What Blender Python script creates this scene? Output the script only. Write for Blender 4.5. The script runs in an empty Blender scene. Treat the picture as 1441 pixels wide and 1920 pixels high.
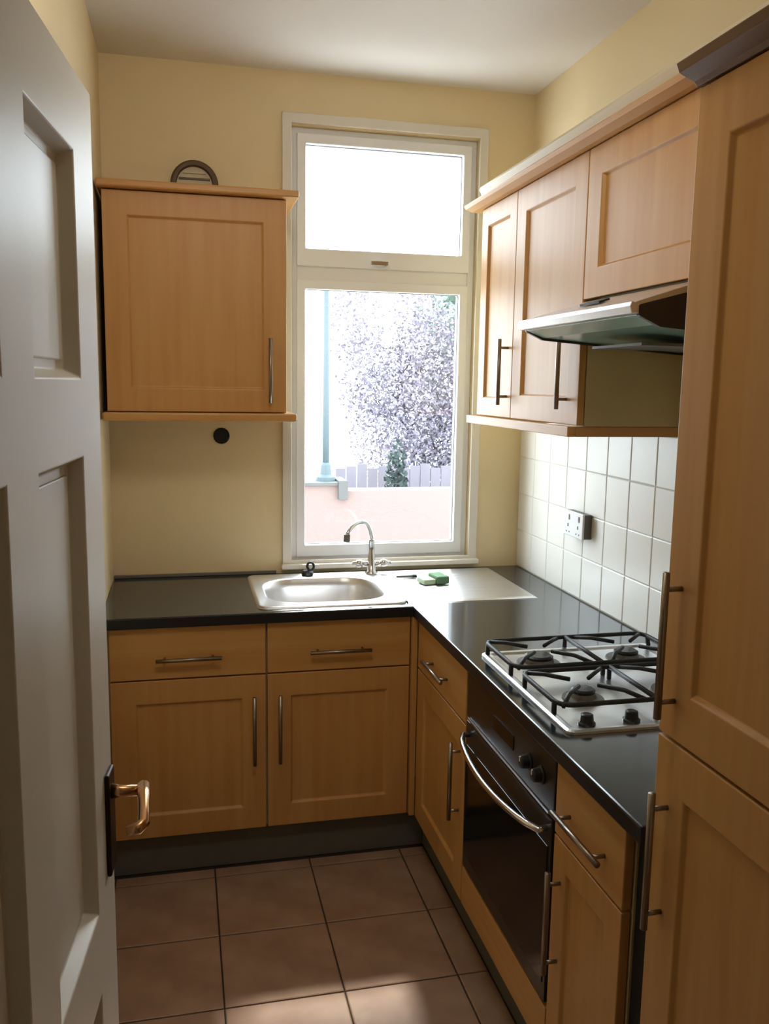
import bpy, bmesh, math, random
from mathutils import Vector, Matrix
random.seed(7)
S = bpy.context.scene
COL = S.collection

# ------------------------------------------------------------------ camera
W, H = 1.645, 2.80
cam_d = bpy.data.cameras.new('camera')
cam = bpy.data.objects.new('camera', cam_d)
COL.objects.link(cam)
yaw, pitch, roll, f_px = 0.230274, 0.145574, 0.016072, 1625.06
fw = Vector((math.sin(yaw)*math.cos(pitch), math.cos(yaw)*math.cos(pitch), -math.sin(pitch)))
rt = Vector((math.cos(yaw), -math.sin(yaw), 0))
up = rt.cross(fw)
r2 = math.cos(roll)*rt + math.sin(roll)*up
u2 = -math.sin(roll)*rt + math.cos(roll)*up
M3 = Matrix((r2, u2, -fw)).transposed()
cam.matrix_world = Matrix.Translation((0.264539, -3.396835, 1.659735)) @ M3.to_4x4()
cam_d.sensor_fit = 'VERTICAL'
cam_d.sensor_height = 24.0
cam_d.lens = 24.0*f_px/1920.0
cam_d.clip_start = 0.02
S.camera = cam

# ------------------------------------------------------------------ light
world = bpy.data.worlds.new('overcast_sky'); S.world = world
world.use_nodes = True
wn = world.node_tree
bg = wn.nodes['Background']
bg.inputs['Color'].default_value = (0.82, 0.91, 1.0, 1)
bg.inputs['Strength'].default_value = 12.0

sun_d = bpy.data.lights.new('hazy_sun', 'SUN'); sun_d.energy = 6.0; sun_d.angle = math.radians(4.0); sun_d.color = (1.0, 0.96, 0.90)
sun = bpy.data.objects.new('hazy_sun', sun_d); COL.objects.link(sun)
sun.rotation_euler = Vector((-0.27, -1.0, -1.40)).to_track_quat('-Z', 'Y').to_euler(); sun.location = (2, 4, 6)

def area(name, loc, rot, sx, sy, power, col, portal=False):
    d = bpy.data.lights.new(name, 'AREA'); d.shape = 'RECTANGLE'
    d.size, d.size_y, d.energy, d.color = sx, sy, power, col
    o = bpy.data.objects.new(name, d); COL.objects.link(o)
    o.location, o.rotation_euler = loc, rot
    if portal: d.cycles.is_portal = True
    return o
area('window_portal', (1.05, 0.135, 1.79), (math.radians(-90), 0, 0), 0.80, 1.75, 1, (1, 1, 1), True)
# fill lights added out of view, ahead of the doorway and in the hall
area('kitchen_fill_light', (0.50, -2.10, 2.70), (math.radians(64), 0, math.radians(8)), 0.35, 0.35, 7.0, (1.0, 0.95, 0.84))
area('hall_fill_light', (0.7, -3.9, 2.55), (0, 0, 0), 0.4, 0.4, 0.5, (1.0, 0.88, 0.72))

S.view_settings.view_transform = 'Standard'
S.view_settings.look = 'None'
S.view_settings.gamma = 1.0
S.view_settings.use_curve_mapping = False
S.view_settings.exposure = 0.0

# ------------------------------------------------------------------ materials
def lin(c):
    return tuple((x/12.92 if x <= 0.04045 else ((x+0.055)/1.055)**2.4) for x in [v/255 for v in c]) + (1,)

def mat(name, col, rough=0.5, metal=0.0, spec=0.5, vary=0.06, scale=(6, 6, 6), bump=0.0, bscale=60, col2=None, detail=4, coat=0.0):
    m = bpy.data.materials.new(name); m.use_nodes = True
    nt = m.node_tree; b = nt.nodes['Principled BSDF']
    tc = nt.nodes.new('ShaderNodeTexCoord'); mp = nt.nodes.new('ShaderNodeMapping')
    mp.inputs['Scale'].default_value = scale
    nz = nt.nodes.new('ShaderNodeTexNoise'); nz.inputs['Scale'].default_value = 1.0
    nz.inputs['Detail'].default_value = detail
    nt.links.new(tc.outputs['Object'], mp.inputs['Vector']); nt.links.new(mp.outputs['Vector'], nz.inputs['Vector'])
    cr = nt.nodes.new('ShaderNodeValToRGB')
    c = lin(col)
    c2 = lin(col2) if col2 else tuple(x*(1-vary*2) for x in c[:3]) + (1,)
    cr.color_ramp.elements[0].position = 0.3; cr.color_ramp.elements[1].position = 0.7
    cr.color_ramp.elements[0].color = c2; cr.color_ramp.elements[1].color = c
    nt.links.new(nz.outputs['Fac'], cr.inputs['Fac']); nt.links.new(cr.outputs['Color'], b.inputs['Base Color'])
    b.inputs['Roughness'].default_value = rough; b.inputs['Metallic'].default_value = metal
    b.inputs['Specular IOR Level'].default_value = spec
    if coat: b.inputs['Coat Weight'].default_value = coat; b.inputs['Coat Roughness'].default_value = 0.12
    if bump:
        n2 = nt.nodes.new('ShaderNodeTexNoise'); n2.inputs['Scale'].default_value = bscale
        bp = nt.nodes.new('ShaderNodeBump'); bp.inputs['Strength'].default_value = bump; bp.inputs['Distance'].default_value = 0.002
        nt.links.new(tc.outputs['Object'], n2.inputs['Vector'])
        nt.links.new(n2.outputs['Fac'], bp.inputs['Height']); nt.links.new(bp.outputs['Normal'], b.inputs['Normal'])
    return m

M = {}
M['wood_v'] = mat('maple_wood', (202, 156, 95), 0.45, scale=(28, 28, 1.6), col2=(194, 141, 80))
M['wood_h'] = mat('maple_wood_crossgrain', (202, 156, 95), 0.45, scale=(2, 2, 45), col2=(194, 141, 80))
M['shaded_wood'] = mat('shade_darkened_wood', (120, 88, 54), 0.5, scale=(2, 2, 45))  # maple darkened to paint in the shade on the tall unit's cornice
M['pale_wood'] = mat('pale_cream_wood', (216, 202, 172), 0.5, scale=(2, 2, 45))  # cornice upstand, a paler cream than the maple
M['carcass'] = mat('carcass_side', (208, 192, 146), 0.5)
M['wall'] = mat('cream_paint', (228, 208, 166), 0.75, scale=(2, 2, 2), vary=0.02, bump=0.15, bscale=180)
M['ceiling'] = mat('white_ceiling_paint', (232, 228, 224), 0.8, scale=(2, 2, 2), vary=0.01, bump=0.1, bscale=150)
M['pvc'] = mat('white_pvc', (236, 236, 238), 0.35, vary=0.01)
M['gloss_white'] = mat('white_gloss_paint', (224, 217, 204), 0.40, scale=(3, 3, 3), vary=0.02, bump=0.1, bscale=40)
M['tile_white'] = mat('white_glazed_tile', (238, 236, 230), 0.32, vary=0.01)
M['grout'] = mat('pale_grout', (222, 220, 214), 0.8)
M['grout_dark'] = mat('dark_grout', (52, 44, 36), 0.85)
M['floor_tile'] = mat('beige_floor_tile', (176, 146, 124), 0.22, scale=(7, 7, 7), col2=(150, 118, 98), bump=0.12, bscale=25)
M['worktop'] = mat('dark_laminate', (40, 46, 54), 0.12, scale=(90, 90, 90), col2=(28, 33, 40), spec=0.75)
M['worktop_edge'] = mat('black_edge', (26, 26, 30), 0.4)
M['plinth'] = mat('grey_plinth', (104, 104, 98), 0.5)
M['steel'] = mat('brushed_steel', (228, 228, 230), 0.34, metal=1.0, scale=(3, 60, 60), vary=0.03)
M['satin'] = mat('satin_handle', (150, 138, 124), 0.34, metal=1.0)
M['chrome'] = mat('chrome', (225, 226, 232), 0.10, metal=1.0, vary=0.0)
M['black'] = mat('black_enamel', (20, 20, 22), 0.38)
M['iron'] = mat('cast_iron', (24, 25, 28), 0.55, bump=0.3, bscale=200)
M['oven_glass'] = mat('black_oven_glass', (14, 14, 15), 0.12, spec=0.5)
M['oven_panel'] = mat('dark_brown_panel', (46, 40, 34), 0.3)
M['dark'] = mat('dark_void', (22, 18, 15), 0.8)
M['brown_metal'] = mat('dark_bronze_plate', (54, 42, 30), 0.35, metal=0.6)
M['brass'] = mat('antique_brass', (206, 160, 116), 0.25, metal=1.0)
M['vent_brown'] = mat('brown_vent_plastic', (96, 72, 46), 0.5)
M['vent_pale'] = mat('pale_vent_plastic', (206, 190, 156), 0.5)
M['green_l'] = mat('pale_green_sponge', (178, 204, 176), 0.9, bump=0.6, bscale=300)
M['green_d'] = mat('green_scourer', (92, 128, 98), 0.95, bump=0.8, bscale=400)
M['grey_plastic'] = mat('grey_plastic', (110, 108, 104), 0.5)
M['brick'] = mat('pink_brick', (110, 90, 88), 0.9, scale=(9, 9, 26), col2=(102, 90, 86))
M['coping'] = mat('stone_coping', (72, 72, 72), 0.9)
M['paving'] = mat('garden_paving', (222, 220, 218), 0.9, scale=(3, 3, 3), col2=(206, 204, 204))
M['bark'] = mat('grey_bark', (62, 56, 60), 0.9)
M['leaf_p'] = mat('purple_grey_leaf', (120, 113, 126), 0.8, scale=(3, 3, 3), col2=(106, 101, 113))
M['leaf_g'] = mat('pale_green_leaf', (92, 112, 100), 0.8, scale=(3, 3, 3), col2=(78, 96, 90))
M['leaf_t'] = mat('dark_conifer', (50, 64, 62), 0.9)
M['pole'] = mat('blue_grey_pole_paint', (62, 76, 82), 0.6)
M['fence'] = mat('lilac_grey_fence_wood', (104, 99, 108), 0.8)

def glass_mat(name, tint, refl=0.12, rough=0.02):
    m = bpy.data.materials.new(name); m.use_nodes = True; nt = m.node_tree
    for n in list(nt.nodes):
        if n.type != 'OUTPUT_MATERIAL': nt.nodes.remove(n)
    out = [n for n in nt.nodes if n.type == 'OUTPUT_MATERIAL'][0]
    tr = nt.nodes.new('ShaderNodeBsdfTransparent'); tr.inputs['Color'].default_value = tint
    gl = nt.nodes.new('ShaderNodeBsdfGlossy'); gl.inputs['Roughness'].default_value = rough
    # Schlick reflectance, the same from both sides of the pane
    lw = nt.nodes.new('ShaderNodeLayerWeight'); lw.inputs['Blend'].default_value = 0.5
    pw = nt.nodes.new('ShaderNodeMath'); pw.operation = 'POWER'; pw.inputs[1].default_value = 5.0
    fr = nt.nodes.new('ShaderNodeMath'); fr.operation = 'MULTIPLY_ADD'; fr.inputs[1].default_value = 0.95; fr.inputs[2].default_value = 0.04
    nt.links.new(lw.outputs['Facing'], pw.inputs[0]); nt.links.new(pw.outputs[0], fr.inputs[0])
    mx = nt.nodes.new('ShaderNodeMixShader')
    nt.links.new(fr.outputs[0], mx.inputs[0]); nt.links.new(tr.outputs[0], mx.inputs[1]); nt.links.new(gl.outputs[0], mx.inputs[2])
    nt.links.new(mx.outputs[0], out.inputs['Surface'])
    return m
M['glass'] = glass_mat('window_glass', (0.97, 0.99, 0.98, 1))
M['teal_glass'] = mat('green_tinted_hood_glass', (160, 208, 200), 0.2, spec=0.8)

# ------------------------------------------------------------------ object helpers
def tag(o, label=None, cat=None, group=None, kind=None):
    if label: o['label'] = label
    if cat: o['category'] = cat
    if group: o['group'] = group
    if kind: o['kind'] = kind
    return o

def thing(name, label, cat, loc, group=None):
    o = bpy.data.objects.new(name, None); COL.objects.link(o)
    o.location = loc; o.empty_display_size = 0.1
    return tag(o, label, cat, group)

def root_of(o):
    while o.parent: o = o.parent
    return o

def build(name, bm, m, parent=None, origin=None, smooth=False, bevel=0.0, seg=2):
    """bm is in world coordinates; the mesh becomes relative to the thing's origin"""
    org = Vector(root_of(parent).location) if parent else Vector(origin or (0, 0, 0))
    bmesh.ops.translate(bm, verts=bm.verts, vec=-org)
    bmesh.ops.recalc_face_normals(bm, faces=bm.faces)
    me = bpy.data.meshes.new(name); bm.to_mesh(me); bm.free()
    mats = m if isinstance(m, (list, tuple)) else [m]
    for x in mats: me.materials.append(M[x])
    if smooth:
        for p in me.polygons: p.use_smooth = True
    o = bpy.data.objects.new(name, me); COL.objects.link(o)
    if parent: o.parent = parent
    else: o.location = org
    if bevel:
        b = o.modifiers.new('bevel', 'BEVEL'); b.width = bevel; b.segments = seg; b.limit_method = 'ANGLE'; b.angle_limit = math.radians(40)
    if smooth == 'auto':
        for p in me.polygons: p.use_smooth = False
    return o

def box(bm, x0, x1, y0, y1, z0, z1, mi=0):
    xs, ys, zs = sorted((x0, x1)), sorted((y0, y1)), sorted((z0, z1))
    v = [bm.verts.new((x, y, z)) for x in xs for y in ys for z in zs]
    for a in ((0, 1, 3, 2), (4, 6, 7, 5), (0, 4, 5, 1), (2, 3, 7, 6), (0, 2, 6, 4), (1, 5, 7, 3)):
        f = bm.faces.new([v[i] for i in a]); f.material_index = mi
    return bm

def B(*boxes):
    bm = bmesh.new()
    for b in boxes: box(bm, *b)
    return bm

def tube(bm, pts, r, seg=10, caps=True):
    pts = [Vector(p) for p in pts]
    rs = r if isinstance(r, (list, tuple)) else [r]*len(pts)
    rings = []; prev = None
    for i, p in enumerate(pts):
        d = (pts[min(i+1, len(pts)-1)] - pts[max(i-1, 0)]).normalized()
        if prev is None:
            a = Vector((0, 0, 1)) if abs(d.z) < 0.9 else Vector((1, 0, 0))
            n = d.cross(a).normalized()
        else:
            n = (prev - d*prev.dot(d)).normalized()
        prev = n; b = d.cross(n)
        rings.append([bm.verts.new(p + rs[i]*(math.cos(t)*n + math.sin(t)*b)) for t in [2*math.pi*k/seg for k in range(seg)]])
    for a, b in zip(rings, rings[1:]):
        for k in range(seg): bm.faces.new((a[k], a[(k+1) % seg], b[(k+1) % seg], b[k]))
    if caps: bm.faces.new(rings[0][::-1]); bm.faces.new(rings[-1])
    return bm

def lathe(bm, c, prof, axis='z', seg=24, caps=True):
    """prof: [(radius, height along axis)]"""
    c = Vector(c); rings = []
    for r, h in prof:
        ring = []
        for k in range(seg):
            t = 2*math.pi*k/seg; a, b = r*math.cos(t), r*math.sin(t)
            o = {'z': (a, b, h), 'x': (h, a, b), 'y': (a, h, b)}[axis]
            ring.append(bm.verts.new(c + Vector(o)))
        rings.append(ring)
    for a, b in zip(rings, rings[1:]):
        for k in range(seg): bm.faces.new((a[k], a[(k+1) % seg], b[(k+1) % seg], b[k]))
    if caps: bm.faces.new(rings[0][::-1]); bm.faces.new(rings[-1])
    return bm

def prism(bm, poly, axis, a0, a1):
    """poly in the plane across axis; x: (y,z)  y: (x,z)  z: (x,y)"""
    def P(p, a): return {'x': (a, p[0], p[1]), 'y': (p[0], a, p[1]), 'z': (p[0], p[1], a)}[axis]
    v0 = [bm.verts.new(P(p, a0)) for p in poly]; v1 = [bm.verts.new(P(p, a1)) for p in poly]
    n = len(poly)
    bm.faces.new(v0); bm.faces.new(v1[::-1])
    for i in range(n): bm.faces.new((v0[i], v0[(i+1) % n], v1[(i+1) % n], v1[i]))
    return bm

# (u, v, d): u along the run, v up, d out of the plane towards the room
def back_map(y): return lambda u, v, d: (u, y - d, v)
def side_map(x): return lambda u, v, d: (x - d, -u, v)       # u = -Y

def panelled(bm, mp, U, V, holes, t, rec, mould, both=False):
    def q(pts): bm.faces.new([bm.verts.new(mp(*p)) for p in pts])
    def face(side):
        s = t if side else 0.0; sg = -1 if side else 1
        for i in range(len(U)-1):
            for j in range(len(V)-1):
                a, b, c, d = U[i], U[i+1], V[j], V[j+1]
                if (i, j) in holes and (side or both):
                    o = [(a, c), (b, c), (b, d), (a, d)]
                    n = [(a+mould, c+mould), (b-mould, c+mould), (b-mould, d-mould), (a+mould, d-mould)]
                    for k in range(4):
                        k2 = (k+1) % 4
                        q([(*o[k], s), (*o[k2], s), (*n[k2], s+sg*rec), (*n[k], s+sg*rec)])
                    q([(*p, s+sg*rec) for p in n])
                else:
                    q([(a, c, s), (b, c, s), (b, d, s), (a, d, s)])
    face(True); face(False)
    for i in range(len(U)-1):
        for v in (V[0], V[-1]): q([(U[i], v, 0), (U[i+1], v, 0), (U[i+1], v, t), (U[i], v, t)])
    for j in range(len(V)-1):
        for u in (U[0], U[-1]): q([(u, V[j], 0), (u, V[j+1], 0), (u, V[j+1], t), (u, V[j], t)])
    bmesh.ops.remove_doubles(bm, verts=bm.verts, dist=1e-5)
    return bm

def shaker(mp, u0, u1, v0, v1, fr=0.075, t=0.02, rec=0.009):
    return panelled(bmesh.new(), mp, [u0, u0+fr, u1-fr, u1], [v0, v0+fr, v1-fr, v1], {(1, 1)}, t, rec, 0.006)

def slab(mp, u0, u1, v0, v1, t=0.02):
    return panelled(bmesh.new(), mp, [u0, u1], [v0, v1], set(), t, 0, 0)

def bar_handle(mp, p0, p1, post=0.028, out=0.030, d0=0.02, parent=None, r=0.0065):
    """straight bar with two posts; p0,p1 in (u,v)"""
    bm = bmesh.new()
    a, b = Vector(p0), Vector(p1); L = (b-a).length; n = (b-a)/L
    tube(bm, [mp(*a, d0+out), mp(*b, d0+out)], r, 10)
    for s in (post, L-post):
        p = a + n*s
        tube(bm, [mp(*p, d0-0.004), mp(*p, d0+out)], 0.0045, 8)
    return build('handle', bm, 'satin', parent, smooth=True)

# ------------------------------------------------------------------ room shell
def struct(name, bm, m, parent=None, **k):
    o = build(name, bm, m, parent, **k)
    if not parent: o['kind'] = 'structure'
    return o

YD = -2.86          # kitchen face of the doorway wall
YH = -4.75          # end of the hall
floor = struct('floor', B((-0.1, W+0.1, YH, 0.0, -0.12, -0.004)), 'grout_dark')
struct('ceiling', B((-0.1, W+0.1, YH-0.1, 0.3, H, H+0.12)), 'ceiling')
struct('wall_left', B((-0.12, 0.0, YH, 0.0, -0.12, H)), 'wall')
wall_right = struct('wall_right', B((W, W+0.12, YH, 0.0, -0.12, H)), 'wall')
# window wall with its opening
OX0, OX1, OZ0, OZ1 = 0.68, 1.42, 0.945, 2.615
struct('wall_back', B((-0.12, OX0, 0, 0.13, -0.12, H), (OX1, W+0.12, 0, 0.13, -0.12, H),
                      (OX0, OX1, 0, 0.13, -0.12, OZ0), (OX0, OX1, 0, 0.13, OZ1, H)), 'wall')
# doorway wall, opening x .03 - .86
struct('wall_near', B((0.0, 0.03, YD-0.1, YD, 0, H), (0.88, W, YD-0.1, YD, 0, H), (0.03, 0.88, YD-0.1, YD, 2.08, H)), 'wall')
struct('wall_hall', B((-0.12, W+0.12, YH-0.1, YH, -0.12, H)), 'wall')

# floor tiles (pitch .325, joints at x .02 .345 .67 .995 and y -.615 -.94 -1.265 ...)
pit = 0.327
def tile_mesh(name, w, h, t, m):
    bm = bmesh.new(); b = 0.003
    lo = [bm.verts.new(p) for p in ((0, 0, 0), (w, 0, 0), (w, h, 0), (0, h, 0))]
    mi = [bm.verts.new(p) for p in ((0, 0, t-b/2), (w, 0, t-b/2), (w, h, t-b/2), (0, h, t-b/2))]
    tp = [bm.verts.new(p) for p in ((b, b, t), (w-b, b, t), (w-b, h-b, t), (b, h-b, t))]
    for a, c in ((lo, mi), (mi, tp)):
        for k in range(4): bm.faces.new((a[k], a[(k+1) % 4], c[(k+1) % 4], c[k]))
    bm.faces.new(tp); bm.faces.new(lo[::-1])
    bmesh.ops.recalc_face_normals(bm, faces=bm.faces)
    me = bpy.data.meshes.new(name); bm.to_mesh(me); bm.free(); me.materials.append(M[m]); return me
xe = [0.0, 0.022, 0.349, 0.676, 1.003, 1.095]
cache = {}
g = 0.0045
ye = [-0.56, -0.615]
while ye[-1] > YD-1.6: ye.append(ye[-1]-(0.325 if len(ye) == 2 else 0.315))
for j in range(len(ye)-1):
    for i in range(len(xe)-1):
        w = xe[i+1]-xe[i]-g; h = ye[j]-ye[j+1]-g
        key = (round(w, 3), round(h, 3))
        if key not in cache: cache[key] = tile_mesh('tile', w, h, 0.008, 'floor_tile')
        o = bpy.data.objects.new('tile', cache[key]); COL.objects.link(o); o.parent = floor
        o.location = (xe[i]+g/2, ye[j+1]+g/2, -0.008+0.0006*random.random())
        o.rotation_euler = (random.uniform(-.0012, .0012), random.uniform(-.0012, .0012), 0)

# white wall tiles on the right wall
tp = 0.1535
def wall_tile(w, h):
    key = ('w', round(w, 3), round(h, 3))
    if key not in cache:
        me = tile_mesh('tile', w, h, 0.006, 'tile_white')
        # stand it up: x -> -y, y -> z, z -> -x
        for v in me.vertices: v.co = Vector((-v.co.z, -v.co.x, v.co.y))
        cache[key] = me
    return cache[key]
y = 0.0; gi = 0.0025
cols = []
while y > -2.12:
    y2 = max(y-tp, -2.125); cols.append((y, y2)); y = y2
for (ya, yb) in cols:
    z = 0.912
    mid = (ya+yb)/2
    ztop = 1.74 if -1.8 < mid < -1.22 else 1.526
    if mid < -1.8: ztop = 1.526
    while z < ztop-0.005:
        z2 = min(z+tp, ztop)
        o = bpy.data.objects.new('tile', wall_tile(ya-yb-gi, z2-z-gi)); COL.objects.link(o); o.parent = wall_right
        o.location = (W-0.0005, ya-gi/2, z+gi/2); z = z2
build('grout_bed', B((W-0.0035, W+0.01, -2.13, 0, 0.911, 1.527), (W-0.0035, W+0.01, -1.8, -1.22, 1.527, 1.742)), 'grout', wall_right)

# ------------------------------------------------------------------ window
win = thing('window_1', 'white framed window with a fanlight over a tall lower pane above the sink', 'window', (1.05, 0.02, 0.95)); win['kind'] = 'structure'
del win['category']
def ring(bm, x0, x1, z0, z1, t, y0, y1, tb=None, tt=None):
    tb = tb or t; tt = tt or t
    o = [(x0, z0), (x1, z0), (x1, z1), (x0, z1)]; n = [(x0+t, z0+tb), (x1-t, z0+tb), (x1-t, z1-tt), (x0+t, z1-tt)]
    V = {}
    for nm, pts in (('o', o), ('n', n)):
        for yy in (0, 1): V[nm, yy] = [bm.verts.new((p[0], (y0, y1)[yy], p[1])) for p in pts]
    for k in range(4):
        k2 = (k+1) % 4
        bm.faces.new((V['o', 0][k], V['o', 0][k2], V['n', 0][k2], V['n', 0][k]))
        bm.faces.new((V['o', 1][k], V['n', 1][k], V['n', 1][k2], V['o', 1][k2]))
        bm.faces.new((V['n', 0][k], V['n', 0][k2], V['n', 1][k2], V['n', 1][k]))
        bm.faces.new((V['o', 0][k], V['o', 1][k], V['o', 1][k2], V['o', 0][k2]))
    return bm
build('casing', ring(bmesh.new(), 0.645, 1.455, 0.925, 2.655, 0.036, -0.014, 0.0), 'gloss_white', win, bevel=0.003)
bm = ring(bmesh.new(), OX0, OX1, OZ0, OZ1, 0.026, 0.028, 0.095)
box(bm, OX0+0.026, OX1-0.026, 0.030, 0.095, 2.055, 2.112)
build('frame', bm, 'pvc', win, bevel=0.003)
sx0, sx1 = OX0+0.024, OX1-0.024
s = build('sash', ring(bmesh.new(), sx0, sx1, 2.108, 2.592, 0.034, 0.012, 0.07, tb=0.066, tt=0.036), 'pvc', win, bevel=0.004)
build('pane', B((sx0+0.03, sx1-0.03, 0.040, 0.046, 2.16, 2.565)), 'glass', s)
build('gasket', ring(bmesh.new(), sx0+0.032, sx1-0.032, 2.172, 2.558, 0.004, 0.036, 0.048), 'grey_plastic', s)
s2 = build('fixed_light_bead', ring(bmesh.new(), sx0, sx1, 0.968, 2.058, 0.034, 0.018, 0.075, tb=0.048, tt=0.036), 'pvc', win, bevel=0.004)
build('pane', B((sx0+0.03, sx1-0.03, 0.044, 0.050, 1.005, 2.03)), 'glass', s2)
build('gasket', ring(bmesh.new(), sx0+0.032, sx1-0.032, 1.014, 2.024, 0.004, 0.040, 0.052), 'grey_plastic', s2)
bm = bmesh.new(); tube(bm, [(1.045, 0.012, 2.125), (1.045, -0.022, 2.125)], 0.010, 12)
box(bm, 0.985, 1.055, -0.030, -0.018, 2.117, 2.133)
hd = build('fastener', B((1.02, 1.07, 0.002, 0.012, 2.112, 2.140)), 'pvc', win, bevel=0.003)
build('lever', bm, 'chrome', hd, bevel=0.002)
build('sill', B((0.640, 1.460, -0.035, 0.03, 0.928, 0.948)), 'gloss_white', win, bevel=0.004)

# ------------------------------------------------------------------ open panel door on the left
P0 = Vector((0.150, -2.08, 0)); tdir = Vector((-0.103, -0.9947, 0)).normalized(); ndir = Vector((-tdir.y, tdir.x, 0))
if ndir.x < 0: ndir = -ndir
door = thing('door_1', 'white gloss six-panel door standing open against the cream wall', 'door', (P0+tdir*0.76)); door['kind'] = 'structure'; del door['category']
DT = 0.040
def dmap(u, v, d): return tuple(P0 + tdir*u + ndir*(d-DT) + Vector((0, 0, v)))
bm = panelled(bmesh.new(), dmap, [0, 0.118, 0.338, 0.452, 0.672, 0.765], [0.006, 0.24, 0.78, 0.905, 1.56, 1.662, 1.945, 2.047],
              {(i, j) for i in (1, 3) for j in (1, 3, 5)}, DT, 0.020, 0.010)
build('leaf', bm, 'gloss_white', door, bevel=0.002)
for nm, c0, c1 in (('upper', 1.662, 1.945), ('middle', 0.905, 1.56), ('lower', 0.24, 0.78)):
    for a, b in ((0.118, 0.338), (0.452, 0.672)):
        k = 0.022
        build('panel', panelled(bmesh.new(), lambda u, v, d: dmap(u, v, d+DT-0.021), [a+k, b-k], [c0+k, c1-k], set(), 0.0045, 0, 0), 'gloss_white', door, bevel=0.002)
pl = build('handle_plate', panelled(bmesh.new(), lambda u, v, d: dmap(u, v, d+DT), [0.012, 0.056], [0.925, 1.085], set(), 0.007, 0, 0), 'brown_metal', door, bevel=0.003)
bm = bmesh.new()
c = Vector(dmap(0.036, 1.052, DT+0.006)); e = Vector(dmap(0.036, 1.052, DT+0.052))
tube(bm, [c, c.lerp(e, .3), e], [0.012, 0.009, 0.008], 12)
# lever returns along the leaf towards the hinge and dips to a curl
q = [dmap(0.030, 1.055, DT+0.052), dmap(0.060, 1.056, DT+0.057), dmap(0.095, 1.052, DT+0.062), dmap(0.126, 1.046, DT+0.066), dmap(0.134, 1.043, DT+0.060), dmap(0.137, 1.041, DT+0.044)]
tube(bm, q, [0.010, 0.0095, 0.008, 0.0085, 0.0085, 0.007], 12)
build('lever', bm, 'brass', pl, smooth=True)
for zc in (0.3, 1.05, 1.8):
    bm = bmesh.new(); p = P0+tdir*0.771+ndir*0.002
    tube(bm, [p+Vector((0, 0, zc-0.04)), p+Vector((0, 0, zc+0.04))], 0.006, 10)
    build('hinge', bm, 'satin', door, smooth=True)

# ------------------------------------------------------------------ base units
ZB, ZD, ZT = 0.145, 0.872, 0.87
YF = -0.585        # face plane (front of the doors) of the window run
XF = 1.045         # face plane of the right run
bk = back_map(YF+0.02); sd = side_map(XF+0.02)

def carcass_back(x0, x1, root, z0=ZB, z1=ZT):
    t = 0.018; y0, y1 = YF+0.022, -0.004
    return build('carcass', B((x0, x0+t, y0, y1, z0, z1), (x1-t, x1, y0, y1, z0, z1), (x0+t, x1-t, y0, y1, z0, z0+t), (x0+t, x1-t, y1-0.006, y1, z0+t, z1)), 'carcass', root)
def carcass_side(u0, u1, root, z0=ZB, z1=ZT):
    t = 0.018; x0, x1 = XF+0.022, W-0.01
    return build('carcass', B((x0, x1, -u0-t, -u0, z0, z1), (x0, x1, -u1, -u1+t, z0, z1), (x0, x1, -u1+t, -u0-t, z0, z0+t), (x1-0.006, x1, -u1+t, -u0-t, z0+t, z1)), 'carcass', root)

def base_unit(mp, u0, u1, root, hside, knuckle=True):
    d = build('drawer', slab(mp, u0+0.002, u1-0.002, 0.697, ZD), 'wood_h', root, bevel=0.0025)
    c = (u0+u1)/2; L = min(0.21, (u1-u0)*0.7)
    bar_handle(mp, (c-L/2, 0.767), (c+L/2, 0.767), parent=d)
    dr = build('door', shaker(mp, u0+0.002, u1-0.002, ZB+0.002, 0.692, fr=0.078 if u1-u0 > .4 else 0.062), 'wood_v', root, bevel=0.002)
    hu = u0+0.042 if hside < 0 else u1-0.042
    bar_handle(mp, (hu, 0.385), (hu, 0.625), parent=dr)

r = thing('base_cabinet', 'maple base cabinet under the sink beside the open door, drawer over a door', 'cabinet', (0.265, -0.3, 0))
carcass_back(0.012, 0.525, r); base_unit(bk, 0.022, 0.526, r, 1)
r = thing('base_cabinet', 'maple base cabinet under the sink in the inner corner, drawer over a door', 'cabinet', (0.78, -0.3, 0))
carcass_back(0.527, 1.04, r); base_unit(bk, 0.528, 1.024, r, -1)
build('corner_post', B((1.0255, 1.0445, -0.606, -0.567, ZB+0.002, ZD)), 'wood_v', r, bevel=0.001)
r = thing('base_cabinet', 'maple base cabinet between the inner corner and the oven', 'cabinet', (1.34, -0.87, 0))
carcass_side(0.612, 1.143, r); base_unit(sd, 0.608, 1.135, r, 1)
r = thing('base_cabinet', 'narrow maple base cabinet between the oven and the tall unit', 'cabinet', (1.34, -1.9, 0))
carcass_side(1.748, 2.055, r); base_unit(sd, 1.748, 2.052, r, -1)

build('gap_shade_strip', B((1.070, 1.086, -2.131, -2.0575, 0.0, 0.871)), 'dark', r)  # near-black strip added to paint the shade in the open gap

# plinths
tag(build('plinth', B((0.004, 1.112, -0.545, -0.529, 0.0, ZB-0.003)), 'plinth', origin=(0.55, -0.537, 0)), 'dark grey plinth board under the cabinets below the window', 'plinth')
tag(build('plinth', B((1.096, 1.112, -2.12, -0.546, 0.0, ZB-0.003)), 'plinth', origin=(1.1, -1.3, 0)), 'dark grey plinth board along the floor under the oven', 'plinth')

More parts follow.
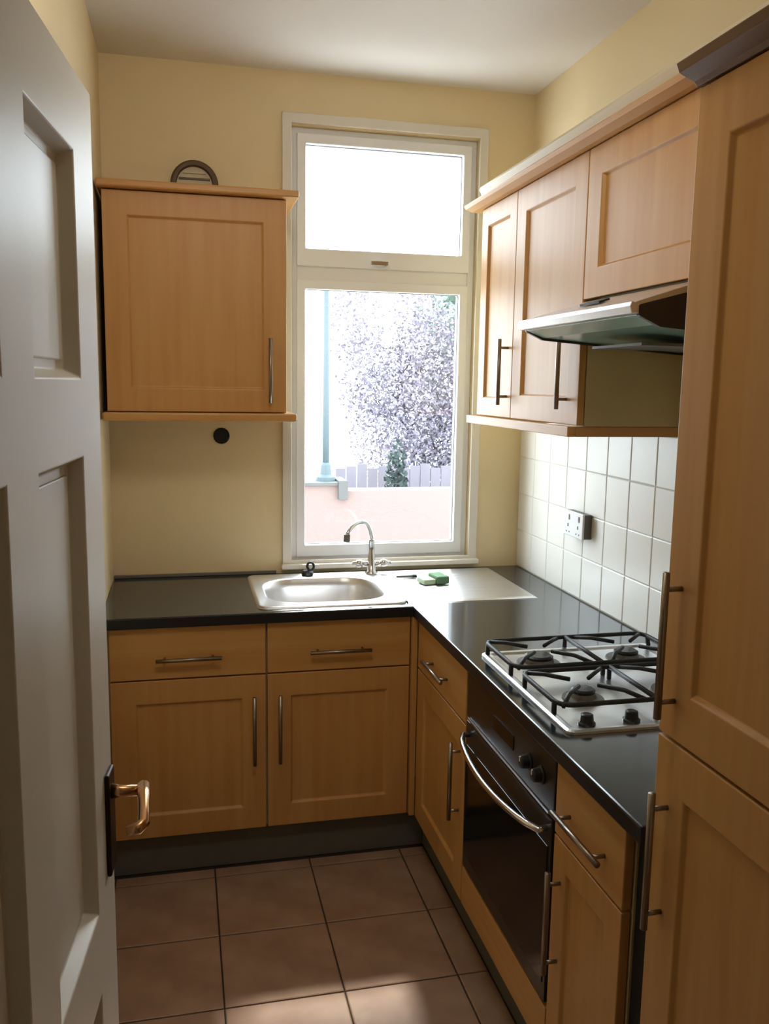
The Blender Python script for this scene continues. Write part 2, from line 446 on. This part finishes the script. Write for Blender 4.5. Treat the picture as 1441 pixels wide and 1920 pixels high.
# oven and its housing
r = thing('oven_plinth_box', 'low maple panel and shelf carrying the built-in oven', 'cabinet', (1.34, -1.445, 0.145))
build('shelf', B((XF+0.022, W-0.01, -1.745, -1.146, 0.250, 0.267)), 'carcass', r)
build('bottom_panel', slab(sd, 1.14, 1.744, ZB+0.002, 0.262), 'wood_h', r, bevel=0.002)
ov = thing('oven', 'built-in black glass oven with bowed steel handle below the hob', 'oven', (1.34, -1.445, 0.27))
build('body', B((XF+0.02, W-0.08, -1.727, -1.164, 0.268, 0.855)), 'black', ov)
cp = build('control_panel', slab(sd, 1.142, 1.742, 0.728, 0.868, 0.020), 'oven_panel', ov, bevel=0.002)
build('trim_strip', slab(side_map(XF-0.0005), 1.16, 1.72, 0.722, 0.7275, 0.003), 'steel', ov)
for u in (1.60, 1.672):
    bm = bmesh.new(); lathe(bm, (XF, -u, 0.792), [(0.021, 0.002), (0.021, -0.004), (0.017, -0.006), (0.015, -0.022), (0.011, -0.025)], 'x', 20)
    kb = build('knob', bm, 'black', ov, smooth='auto')
    build('pointer', B((XF-0.0265, XF-0.022, -u-0.0015, -u+0.0015, 0.794, 0.806)), 'pvc', kb)
build('display', slab(side_map(XF), 1.36, 1.50, 0.775, 0.812, 0.002), 'oven_glass', ov)
od = build('oven_door', slab(side_map(XF+0.03), 1.146, 1.738, 0.272, 0.716, 0.032), 'oven_panel', ov, bevel=0.003)
build('door_glass', slab(side_map(XF-0.0015), 1.158, 1.726, 0.315, 0.648, 0.003), 'oven_glass', od, bevel=0.001)
bm = bmesh.new(); n = 14; pts = []
for i in range(n+1):
    s = i/n; pts.append((XF-0.022-0.036*math.sin(math.pi*s)**0.6, -(1.175+0.54*s), 0.684-0.012*math.sin(math.pi*s)))
pts = [(XF+0.002, -1.178, 0.684)] + pts + [(XF+0.002, -1.712, 0.684)]
tube(bm, pts, 0.008, 12); build('handle', bm, 'chrome', od, smooth=True)

# tall unit
r = thing('tall_unit', 'full-height maple larder unit with two shaker doors beside the worktop end', 'cabinet', (1.34, -2.43, 0))
TU0, TU1, TZ = 2.135, 2.735, 2.118
build('carcass', B((XF+0.022, W-0.008, -TU1, -TU0, 0.0, TZ-0.002)), 'wood_v', r)
d = build('upper_door', shaker(sd, TU0, TU1, 1.088, TZ-0.002, fr=0.085), 'wood_v', r, bevel=0.002)
bar_handle(sd, (TU0+0.042, 1.125), (TU0+0.042, 1.37), parent=d)
d = build('lower_door', shaker(sd, TU0, TU1, ZB+0.005, 1.082, fr=0.085), 'wood_v', r, bevel=0.002)
bar_handle(sd, (TU0+0.042, 0.75), (TU0+0.042, 0.995), parent=d)
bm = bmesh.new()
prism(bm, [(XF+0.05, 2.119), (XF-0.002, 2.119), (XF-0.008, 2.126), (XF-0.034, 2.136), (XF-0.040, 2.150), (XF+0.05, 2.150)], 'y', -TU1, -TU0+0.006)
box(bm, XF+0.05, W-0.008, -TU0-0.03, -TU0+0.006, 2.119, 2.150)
c_ = build('cornice', bm, 'shaded_wood', r, bevel=0.002); c_['label'] = 'cornice in wood darkened for shade'

# ------------------------------------------------------------------ wall cabinets
ZW0, ZW1 = 1.556, 2.278
wb = back_map(-0.31)
r = thing('wall_cabinet', 'single-door maple wall cabinet on the cream wall beside the window', 'wall cabinet', (0.32, -0.15, ZW0))
build('carcass', B((0.022, 0.622, -0.308, -0.004, ZW0, ZW1)), 'carcass', r, bevel=0.001)
d = build('door', shaker(wb, 0.022, 0.624, ZW0+0.002, ZW1-0.002, fr=0.078), 'wood_v', r, bevel=0.002)
bar_handle(wb, (0.566, 1.592), (0.566, 1.812), parent=d)
build('cornice', B((0.006, 0.664, -0.362, -0.004, ZW1+0.001, ZW1+0.026)), 'wood_h', r, bevel=0.006)
build('light_pelmet', B((0.006, 0.658, -0.356, -0.004, ZW0-0.030, ZW0-0.001)), 'wood_h', r, bevel=0.006)

ws = side_map(1.335)
def side_cab(label, u0, u1, z0, hu):
    r = thing('wall_cabinet', label, 'wall cabinet', (1.48, -(u0+u1)/2, z0))
    build('carcass', B((1.337, W-0.008, -u1, -u0, z0, ZW1)), 'carcass', r, bevel=0.001)
    d = build('door', shaker(ws, u0+0.0015, u1-0.0015, z0+0.002, ZW1-0.002, fr=0.062 if u1-u0 < .4 else 0.075), 'wood_v', r, bevel=0.002)
    if hu: bar_handle(ws, (hu, 1.600), (hu, 1.815), parent=d)
    return r
side_cab('narrow maple wall cabinet nearest the window on the tiled wall', 0.365, 0.700, ZW0, 0.66)
side_cab('maple wall cabinet above the tiles between the narrow one and the cooker hood', 0.700, 1.200, ZW0, 1.125)
side_cab('short maple wall cabinet directly over the cooker hood', 1.201, 1.80, 1.892, None)
# one continuous cornice and pelmet over the right hand cabinets
bm = bmesh.new()
prism(bm, [(1.40, 2.2785), (1.296, 2.2785), (1.272, 2.287), (1.266, 2.297), (1.268, 2.301), (1.40, 2.301)], 'y', -2.12, -0.30)
box(bm, 1.40, W-0.004, -0.345, -0.30, 2.2785, 2.301)
box(bm, 1.40, W-0.004, -2.12, -0.345, 2.2785, 2.296)
cr_ = thing('cornice', 'long maple cornice running along the top of the wall cabinets over the tiled wall', 'cornice', (1.3, -1.2, 2.28))
build('cornice_board', bm, 'wood_h', cr_, bevel=0.002)
bm = bmesh.new()
prism(bm, [(1.335, 2.3012), (1.335, 2.345), (1.326, 2.362), (1.330, 2.372), (1.38, 2.372), (1.38, 2.3012)], 'y', -2.12, -0.285)
o = build('upstand', bm, 'pale_wood', cr_, bevel=0.002); o['label'] = 'pale cream upper moulding'
bm = bmesh.new()
box(bm, 1.288, 1.312, -1.200, -0.33, 1.527, 1.555)
box(bm, 1.312, W-0.008, -0.352, -0.33, 1.527, 1.555)
box(bm, 1.312, W-0.008, -1.200, -1.178, 1.527, 1.555)
tag(build('light_pelmet', bm, 'wood_h', origin=(1.3, -0.8, 1.527), bevel=0.002), 'maple light pelmet along the bottom edge of the wall cabinets nearest the window', 'pelmet')

# ------------------------------------------------------------------ cooker hood
hd = thing('cooker_hood', 'slim steel cooker hood with green-tinted glass underside over the hob', 'cooker hood', (1.45, -1.5, 1.75))
bm = bmesh.new()
prism(bm, [(1.320, 1.888), (1.140, 1.830), (1.146, 1.822), (1.322, 1.872)], 'y', -1.798, -1.204)
build('fascia', bm, 'steel', hd, bevel=0.002)
bm = bmesh.new()
prism(bm, [(1.134, 1.832), (1.130, 1.822), (1.134, 1.808), (1.150, 1.808), (1.150, 1.826)], 'y', -1.800, -1.202)
build('front_lip', bm, 'steel', hd, bevel=0.002)
bm = bmesh.new()
prism(bm, [(1.152, 1.812), (1.152, 1.806), (1.20, 1.789), (1.60, 1.760), (1.60, 1.766), (1.20, 1.796)], 'y', -1.786, -1.216)
build('glass_underside', bm, 'teal_glass', hd, bevel=0.001)
bm = bmesh.new()
prism(bm, [(1.18, 1.838), (1.322, 1.868), (1.322, 1.888), (1.63, 1.888), (1.63, 1.765), (1.60, 1.768), (1.20, 1.799), (1.16, 1.814), (1.16, 1.826)], 'y', -1.785, -1.217)
build('body', bm, 'black', hd)
for y0, y1 in ((-1.2155, -1.203), (-1.799, -1.7865)):
    bm = bmesh.new()
    prism(bm, [(1.152, 1.804), (1.152, 1.826), (1.322, 1.870), (1.322, 1.889), (1.63, 1.889), (1.63, 1.752), (1.20, 1.783)], 'y', y0, y1)
    build('end_cap', bm, 'oven_panel', hd, bevel=0.001)
bm = bmesh.new()
prism(bm, [(1.213, 1.8555), (1.240, 1.8642), (1.2385, 1.869), (1.2115, 1.8603)], 'y', -1.50, -1.40)
build('switch', bm, 'black', hd)
build('grease_filter', B((1.26, 1.56, -1.62, -1.38, 1.756, 1.762)), 'grey_plastic', hd)

# ------------------------------------------------------------------ worktop
def cells(xs, ys, mask, z0, z1):
    bm = bmesh.new()
    def q(pts, mi=0):
        f = bm.faces.new([bm.verts.new(p) for p in pts]); f.material_index = mi
    on = lambda i, j: 0 <= i < len(xs)-1 and 0 <= j < len(ys)-1 and mask(0.5*(xs[i]+xs[i+1]), 0.5*(ys[j]+ys[j+1]))
    for i in range(len(xs)-1):
        for j in range(len(ys)-1):
            if not on(i, j): continue
            a, b, c, d = xs[i], xs[i+1], ys[j], ys[j+1]
            q([(a, c, z1), (b, c, z1), (b, d, z1), (a, d, z1)]); q([(a, c, z0), (a, d, z0), (b, d, z0), (b, c, z0)])
            if not on(i-1, j): q([(a, c, z0), (a, c, z1), (a, d, z1), (a, d, z0)], 1)
            if not on(i+1, j): q([(b, c, z0), (b, d, z0), (b, d, z1), (b, c, z1)], 1)
            if not on(i, j-1): q([(a, c, z0), (b, c, z0), (b, c, z1), (a, c, z1)], 1)
            if not on(i, j+1): q([(a, d, z0), (a, d, z1), (b, d, z1), (b, d, z0)], 1)
    bmesh.ops.remove_doubles(bm, verts=bm.verts, dist=1e-5)
    return bm
WF = -0.605; WX = 1.026
def wm(x, y):
    if 0.535 < x < 0.985 and -0.51 < y < -0.115: return False
    return y > WF or x > WX
bm = cells([0.002, 0.535, 0.985, WX, W-0.002], [-2.131, WF, -0.51, -0.115, -0.002], wm, 0.873, 0.910)
tag(build('worktop', bm, ['worktop', 'worktop_edge'], origin=(0.8, -0.3, 0.873), bevel=0.004), 'L-shaped dark grey laminate worktop with black front edge', 'worktop')
# upstand line at the wall
bm = B((0.002, 0.62, -0.014, -0.002, 0.9105, 0.922))
tag(build('sealing_strip', bm, 'grey_plastic', origin=(0.3, -0.005, 0.91), bevel=0.002), 'thin grey sealing strip where the worktop meets the cream wall', 'trim')

# ------------------------------------------------------------------ sink
def rrect(x0, x1, y0, y1, r, n=8):
    pts = []
    for cx, cy, a0 in ((x1-r, y1-r, 0), (x0+r, y1-r, 90), (x0+r, y0+r, 180), (x1-r, y0+r, 270)):
        for k in range(n+1):
            a = math.radians(a0+90*k/n); pts.append((cx+r*math.cos(a), cy+r*math.sin(a)))
    return pts
sk = thing('sink', 'stainless steel inset sink with one bowl and ribbed drainer under the window', 'sink', (1.0, -0.3, 0.91))
def loft(rings, cap=True):
    bm = bmesh.new(); R = [[bm.verts.new(p) for p in rg] for rg in rings]
    for a, b in zip(R, R[1:]):
        n = len(a)
        for k in range(n): bm.faces.new((a[k], a[(k+1) % n], b[(k+1) % n], b[k]))
    if cap: bm.faces.new(R[-1])
    return bm
SX0, SX1, SY0, SY1 = 0.500, 1.500, -0.562, -0.050
def zr(p, z): return [(x, y, z) for x, y in p]
b0 = (0.545, 0.975, -0.500, -0.125)
rings = [zr(rrect(SX0, 1.02, SY0, SY1, 0.035), 0.9105), zr(rrect(SX0+0.004, 1.02, SY0+0.004, SY1-0.004, 0.033), 0.9165), zr(rrect(SX0+0.014, 1.018, SY0+0.014, SY1-0.014, 0.03), 0.9165),
         zr(rrect(SX0+0.018, 1.012, SY0+0.018, SY1-0.018, 0.03), 0.9140),
         zr(rrect(b0[0]-0.004, b0[1]+0.004, b0[2]-0.004, b0[3]+0.004, 0.125), 0.9140), zr(rrect(b0[0]+0.003, b0[1]-0.003, b0[2]+0.003, b0[3]-0.003, 0.12), 0.908),
         zr(rrect(b0[0]+0.008, b0[1]-0.008, b0[2]+0.008, b0[3]-0.008, 0.115), 0.88), zr(rrect(b0[0]+0.025, b0[1]-0.025, b0[2]+0.025, b0[3]-0.025, 0.10), 0.79),
         zr(rrect(b0[0]+0.045, b0[1]-0.045, b0[2]+0.045, b0[3]-0.045, 0.08), 0.768), zr(rrect(0.72, 0.80, -0.352, -0.272, 0.039), 0.762)]
build('bowl', loft(rings), 'steel', sk, smooth=True)
# drainer as a ribbed height field
bm = bmesh.new(); nx, ny = 40, 44; grid = []
for i in range(nx+1):
    row = []
    for j in range(ny+1):
        x = 1.02+(SX1-1.02)*i/nx; y_ = SY0+(SY1-SY0)*j/ny
        e = min(SX1-x, y_-SY0, SY1-y_)
        z = 0.9165 if e < 0.014 else 0.9140
        if e < 1e-6: z = 0.9105
        if 1.055 < x < 1.44 and -0.49 < y_ < -0.12:
            z = 0.9120 + 0.0028*abs(math.sin((y_+0.49)/0.37*math.pi*8))
        row.append(bm.verts.new((x, y_, z)))
    grid.append(row)
for i in range(nx):
    for j in range(ny): bm.faces.new((grid[i][j], grid[i+1][j], grid[i+1][j+1], grid[i][j+1]))
build('drainer', bm, 'steel', sk, smooth=True)
bm = bmesh.new(); lathe(bm, (0.76, -0.312, 0.7625), [(0.042, 0), (0.042, 0.002), (0.034, 0.003), (0.030, 0.001)], 'z', 24)
build('waste', bm, 'chrome', sk, smooth=True)

tpt = thing('mixer_tap', 'chrome swan-neck mixer tap with cross levers behind the sink bowl', 'tap', (0.99, -0.088, 0.9145))
TX, TY = 0.990, -0.088
bm = bmesh.new(); lathe(bm, (TX, TY, 0.9145), [(0.026, 0), (0.026, 0.006), (0.017, 0.012), (0.015, 0.075), (0.012, 0.085), (0.011, 0.13), (0.013, 0.135), (0.010, 0.14)], 'z', 20)
build('body', bm, 'chrome', tpt, smooth=True)
for sg in (-1, 1):
    bm = bmesh.new(); tube(bm, [(TX+sg*0.012, TY, 0.955), (TX+sg*0.040, TY, 0.957), (TX+sg*0.078, TY, 0.958)], [0.010, 0.010, 0.007], 12)
    lathe(bm, (TX+sg*0.050, TY, 0.957), [(0.014, -0.012), (0.016, 0.0), (0.014, 0.012)], 'x', 14)
    build('lever', bm, 'chrome', tpt, smooth=True)
bm = bmesh.new(); pts = []
for i in range(15):
    s = i/14; a = math.radians(180-170*s)
    hx = (1+math.cos(a))*0.5
    pts.append((TX-0.118*hx, TY-0.095*hx, 1.045+0.030*min(1, s*3)+0.055*math.sin(a)))
tube(bm, pts, 0.0085, 12); build('spout', bm, 'chrome', tpt, smooth=True)
bm = bmesh.new(); e = pts[-1]; tube(bm, [(e[0], e[1], e[2]+0.006), (e[0]-0.002, e[1]-0.002, e[2]-0.022)], 0.0125, 12)
build('aerator', bm, 'grey_plastic', tpt, smooth='auto')

# things lying on the sink
bm = bmesh.new()
cx, cy = 0.735, -0.082
lathe(bm, (cx, cy, 0.9145), [(0.020, 0), (0.024, 0.003), (0.024, 0.014), (0.018, 0.020), (0.008, 0.021)], 'z', 20)
pg = thing('sink_plug', 'black rubber sink plug with upright ring lying behind the bowl', 'plug', (cx, cy, 0.9145))
build('stopper', bm, 'black', pg, smooth='auto')
bm = bmesh.new(); rr = [(cx+0.012+0.013*math.cos(a), cy+0.004*math.sin(a), 0.9145+0.036+0.014*math.sin(a)) for a in [2*math.pi*k/16 for k in range(17)]]
tube(bm, rr, 0.005, 8, caps=False); build('ring', bm, 'black', pg, smooth=True)
sp = thing('sponge_scourer', 'small green scourer sponge lying on the steel drainer', 'sponge', (1.185, -0.285, 0.915))
def turned(x0, x1, y0, y1, z0, z1, c, a):
    bm = B((x0, x1, y0, y1, z0, z1)); bmesh.ops.rotate(bm, verts=bm.verts, cent=c, matrix=Matrix.Rotation(a, 3, 'Z')); return bm
build('foam', turned(1.135, 1.185, -0.322, -0.250, 0.9155, 0.936, (1.185, -0.285, 0), 0.15), 'green_l', sp, bevel=0.005)
build('scouring_pad', turned(1.185, 1.238, -0.330, -0.244, 0.9155, 0.946, (1.185, -0.285, 0), 0.15), 'green_d', sp, bevel=0.006)
br = thing('dish_brush', 'dark slim dish brush lying on the drainer beside the tap', 'brush', (1.105, -0.19, 0.915))
bm = bmesh.new(); tube(bm, [(1.068, -0.19, 0.9205), (1.10, -0.192, 0.9215), (1.132, -0.195, 0.921)], [0.004, 0.005, 0.006], 10)
build('brush_handle', bm, 'grey_plastic', br, smooth=True)
bm = bmesh.new(); tube(bm, [(1.132, -0.195, 0.922), (1.148, -0.196, 0.922)], [0.007, 0.0065], 10)
build('bristles', bm, 'black', br)

# ------------------------------------------------------------------ hob
hb = thing('gas_hob', 'four-burner stainless steel gas hob with black pan supports', 'hob', (1.335, -1.455, 0.9105))
hx0, hx1, hy0, hy1 = 1.072, 1.590, -1.742, -1.160
rings = [zr(rrect(hx0, hx1, hy0, hy1, 0.02, 4), 0.9105), zr(rrect(hx0, hx1, hy0, hy1, 0.02, 4), 0.9165), zr(rrect(hx0+0.006, hx1-0.006, hy0+0.006, hy1-0.006, 0.018, 4), 0.920),
         zr(rrect(hx0+0.016, hx1-0.016, hy0+0.016, hy1-0.016, 0.016, 4), 0.9185), zr(rrect(hx0+0.026, hx1-0.026, hy0+0.026, hy1-0.026, 0.014, 4), 0.9140)]
build('hob_plate', loft(rings), 'steel', hb, smooth='auto')
zp = 0.914
burners = [(1.20, -1.275, 0.040), (1.46, -1.275, 0.034), (1.20, -1.545, 0.030), (1.46, -1.545, 0.048)]
for bx, by, br_ in burners:
    bm = bmesh.new(); lathe(bm, (bx, by, zp), [(br_+0.022, 0), (br_+0.020, 0.004), (br_+0.002, 0.006), (br_, 0.016), (br_*0.8, 0.018)], 'z', 24)
    b_ = build('burner', bm, 'grey_plastic', hb, smooth='auto')
    bm = bmesh.new(); lathe(bm, (bx, by, zp+0.018), [(br_*0.95, 0), (br_*0.98, 0.005), (br_*0.8, 0.009), (br_*0.2, 0.010)], 'z', 24)
    build('burner_cap', bm, 'black', b_, smooth='auto')
for yc in (-1.275, -1.545):
    bm = bmesh.new(); zt = zp+0.042; hw, hl = 0.118, 0.245; xc = 1.33; rd = 0.0062
    rp = rrect(xc-hl, xc+hl, yc-hw, yc+hw, 0.035, 4)
    tube(bm, [(x, y_, zt-0.008) for x, y_ in rp] + [(rp[0][0], rp[0][1], zt-0.008)], rd, 8, caps=False)
    tube(bm, [(xc, yc-hw, zt-0.008), (xc, yc+hw, zt-0.008)], rd, 8)
    for bx in (1.20, 1.46):
        for a in (45, 135, 225, 315):
            c_, s_ = math.cos(math.radians(a)), math.sin(math.radians(a))
            ex = bx + (0.125 if c_ > 0 else -0.115)*1.0; ey = yc + s_*hw/abs(s_)
            ex = min(max(bx+c_*0.15, xc-hl+0.0), xc+hl); ey = yc+(hw if s_ > 0 else -hw)
            tube(bm, [(bx+c_*0.035, yc+s_*0.035, zt), (bx+c_*0.10, yc+s_*0.10, zt), (ex, ey, zt-0.010)], rd*0.9, 6)
    for fx in (xc-hl, xc+hl):
        for fy in (yc-hw+0.03, yc+hw-0.03): tube(bm, [(fx, fy, zt-0.008), (fx+(0.006 if fx > xc else -0.0), fy, zp+0.001)], rd, 6)
    for fy in (yc-hw, yc+hw): tube(bm, [(xc, fy, zt-0.008), (xc, fy, zp+0.001)], rd, 6)
    build('pan_support', bm, 'iron', hb, smooth=True)
for kx in (1.135, 1.245, 1.355, 1.465):
    bm = bmesh.new(); lathe(bm, (kx, -1.698, zp), [(0.020, 0), (0.020, 0.006), (0.016, 0.008), (0.014, 0.024), (0.010, 0.026)], 'z', 18)
    build('knob', bm, 'black', hb, smooth='auto')

# ------------------------------------------------------------------ socket, hole, vent
so = thing('wall_socket', 'white double wall socket on the white tiles above the worktop', 'socket', (W-0.02, -0.605, 1.14))
build('backbox', B((W-0.034, W-0.006, -0.678, -0.530, 1.140, 1.226)), 'grey_plastic', so, bevel=0.003)
build('faceplate', B((W-0.042, W-0.034, -0.680, -0.528, 1.138, 1.228)), 'pvc', so, bevel=0.003)
for yy in (-0.565, -0.643):
    build('rocker_switch', B((W-0.046, W-0.042, yy-0.010, yy+0.010, 1.196, 1.216)), 'pvc', so, bevel=0.001)
    build('pin_slot', B((W-0.0425, W-0.0415, yy-0.004, yy+0.004, 1.170, 1.182), (W-0.0425, W-0.0415, yy-0.014, yy-0.008, 1.150, 1.155), (W-0.0425, W-0.0415, yy+0.008, yy+0.014, 1.150, 1.155)), 'black', so)
ph = thing('pipe_sleeve', 'round black pipe opening in the cream wall under the single wall cabinet', 'pipe opening', (0.412, -0.002, 1.456))
bm = bmesh.new(); lathe(bm, (0.412, 0.0, 1.456), [(0.031, 0.0), (0.031, -0.004), (0.026, -0.007), (0.0245, -0.004)], 'y', 28, caps=False)
build('collar', bm, 'dark', ph, smooth='auto')
bm = bmesh.new(); lathe(bm, (0.412, 0.0, 1.456), [(0.0245, -0.001), (0.0243, -0.0035)], 'y', 28)
build('opening', bm, 'black', ph)
vt = thing('round_vent', 'round brown-rimmed vent half hidden behind the top of the single wall cabinet', 'vent', (0.325, 0, 2.37))
vc = (0.325, 0.0, 2.372)
bm = bmesh.new(); lathe(bm, vc, [(0.086, 0.0), (0.086, -0.020), (0.078, -0.028), (0.068, -0.026), (0.064, -0.010)], 'y', 36, caps=False)
build('rim', bm, 'vent_brown', vt, smooth='auto')
bm = bmesh.new(); lathe(bm, vc, [(0.064, -0.001), (0.064, -0.009)], 'y', 36); build('face', bm, 'vent_pale', vt)
for k in range(-2, 3):
    hx = math.sqrt(0.060**2-(0.022*k)**2)
    build('louvre', B((vc[0]-hx, vc[0]+hx, -0.015, -0.008, vc[2]+0.022*k-0.004, vc[2]+0.022*k+0.003)), 'vent_brown' if k % 2 else 'vent_pale', vt)

# ------------------------------------------------------------------ garden outside
tag(build('garden_ground', B((-6, 9, 0.13, 16, -0.30, -0.10)), 'paving', origin=(1, 3, -0.1)), kind='structure')
gw = thing('garden_wall', 'low pink brick garden wall with grey coping beyond the window', 'wall', (1.5, 3.0, -0.1))
build('brickwork', B((-1.5, 1.46, 3.0, 3.22, -0.1, 0.905), (1.46, 4.5, 3.0, 3.22, -0.1, 0.86)), 'brick', gw)
build('coping', B((-1.5, 1.40, 2.97, 3.25, 0.905, 0.93)), 'coping', gw, bevel=0.004)
build('end_pier', B((1.40, 1.47, 2.95, 3.25, 0.80, 0.945)), 'coping', gw, bevel=0.004)
po = thing('garden_post', 'slim blue-grey metal post standing on the garden wall', 'post', (1.325, 3.11, 0.93))
bm = bmesh.new(); tube(bm, [(1.325, 3.11, 0.93), (1.325, 3.11, 1.8), (1.322, 3.11, 2.36)], [0.028, 0.024, 0.020], 12)
build('shaft', bm, 'pole', po, smooth=True)
bm = bmesh.new(); lathe(bm, (1.325, 3.11, 0.93), [(0.075, 0), (0.072, 0.03), (0.045, 0.05), (0.038, 0.12), (0.030, 0.14)], 'z', 16)
build('foot', bm, 'pole', po, smooth='auto')

def foliage(bm, blobs, n, size, rnd):
    for k in range(n):
        c, rad = rnd.choices(blobs, weights=[b[1][0]*b[1][1]*b[1][2] for b in blobs])[0]
        while True:
            v = Vector((rnd.uniform(-1, 1), rnd.uniform(-1, 1), rnd.uniform(-1, 1)))
            if v.length < 1: break
        p = Vector(c)+Vector((v.x*rad[0], v.y*rad[1], v.z*rad[2]))
        a = Vector((rnd.gauss(0, 1), rnd.gauss(0, 1), rnd.gauss(0, 1))).normalized(); b = a.orthogonal().normalized()
        b = (Matrix.Rotation(rnd.uniform(0, 6.28), 3, a) @ b); c2 = a.cross(b)
        s = size*rnd.uniform(0.6, 1.4)
        bm.faces.new([bm.verts.new(p+q) for q in (b*s, c2*s*0.5, -b*s, -c2*s*0.5)])
    return bm
def grow(bm, p, d, L, r, lvl, rnd):
    pts = [p]; q = p
    for k in range(4):
        d = (d+Vector((rnd.gauss(0, .12), rnd.gauss(0, .12), rnd.gauss(0, .06)))).normalized(); q = q+d*L/4; pts.append(q)
    tube(bm, pts, [r*(1-0.12*i) for i in range(5)], 6)
    if lvl:
        for k in range(4):
            i = rnd.choice((2, 3, 4)); a = rnd.uniform(0, 6.28)
            nd = (d+Vector((math.cos(a)*.8, math.sin(a)*.8, rnd.uniform(-.1, .4)))).normalized()
            grow(bm, pts[i], nd, L*rnd.uniform(.55, .8), r*.5, lvl-1, rnd)
rnd = random.Random(3)
def build_tree(name, label, cat, base, h, blobs, n, size, leafm, r):
    t = thing(name, label, cat, base)
    bm = bmesh.new(); grow(bm, Vector(base), Vector((0, 0, 1)), h, r, 3, rnd); build('trunk', bm, 'bark', t)
    o = build('foliage', foliage(bmesh.new(), blobs, n, size, rnd), leafm, t); o['kind'] = 'stuff'
build_tree('garden_tree', 'bushy purple-grey tree filling the lower window pane beyond the garden wall', 'tree', (2.55, 5.2, -0.1), 1.0,
           [((2.35, 5.2, 1.3), (.45, .6, .75)), ((2.85, 5.3, 1.5), (.6, .6, 1.0)), ((2.05, 5.2, 1.75), (.28, .4, .55)), ((3.2, 5.2, 1.2), (.6, .6, .9)), ((2.6, 5.2, 2.3), (.30, .4, .5)), ((3.1, 5.3, 1.9), (.4, .4, .5)), ((1.95, 5.2, 2.3), (.30, .4, .5))], 26000, 0.022, 'leaf_p', 0.07)
build_tree('garden_tree', 'pale green tree at the upper corner of the lower window pane', 'tree', (4.2, 8.0, -0.1), 1.5,
           [((4.1, 8.0, 2.6), (.75, .8, .7)), ((4.6, 8.0, 2.2), (.8, .8, .8))], 2200, 0.08, 'leaf_g', 0.09)
cn = thing('conifer_shrub', 'small dark teal conifer shrub behind the garden wall', 'shrub', (2.1, 4.0, -0.1))
bm = bmesh.new(); tube(bm, [(2.1, 4.0, -0.1), (2.1, 4.0, 0.7)], 0.03, 8); build('trunk', bm, 'bark', cn)
o = build('foliage', foliage(bmesh.new(), [((2.1, 4.0, 0.55), (.13, .13, .5)), ((2.1, 4.0, 0.85), (.09, .09, .35))], 900, 0.03, 'x' and rnd), 'leaf_t', cn); o['kind'] = 'stuff'
fn = thing('garden_fence', 'low lilac-grey boarded fence behind the garden wall', 'fence', (2.4, 4.35, -0.1))
for k in range(26):
    x = 1.62+0.1*k
    build('board', B((x, x+0.092, 4.35, 4.37, -0.1, 0.90+0.02*((k*7) % 3))), 'fence', fn)
build('rail', B((1.6, 4.25, 4.37, 4.41, 0.6, 0.68), (1.6, 4.25, 4.37, 4.41, 0.1, 0.18)), 'fence', fn)
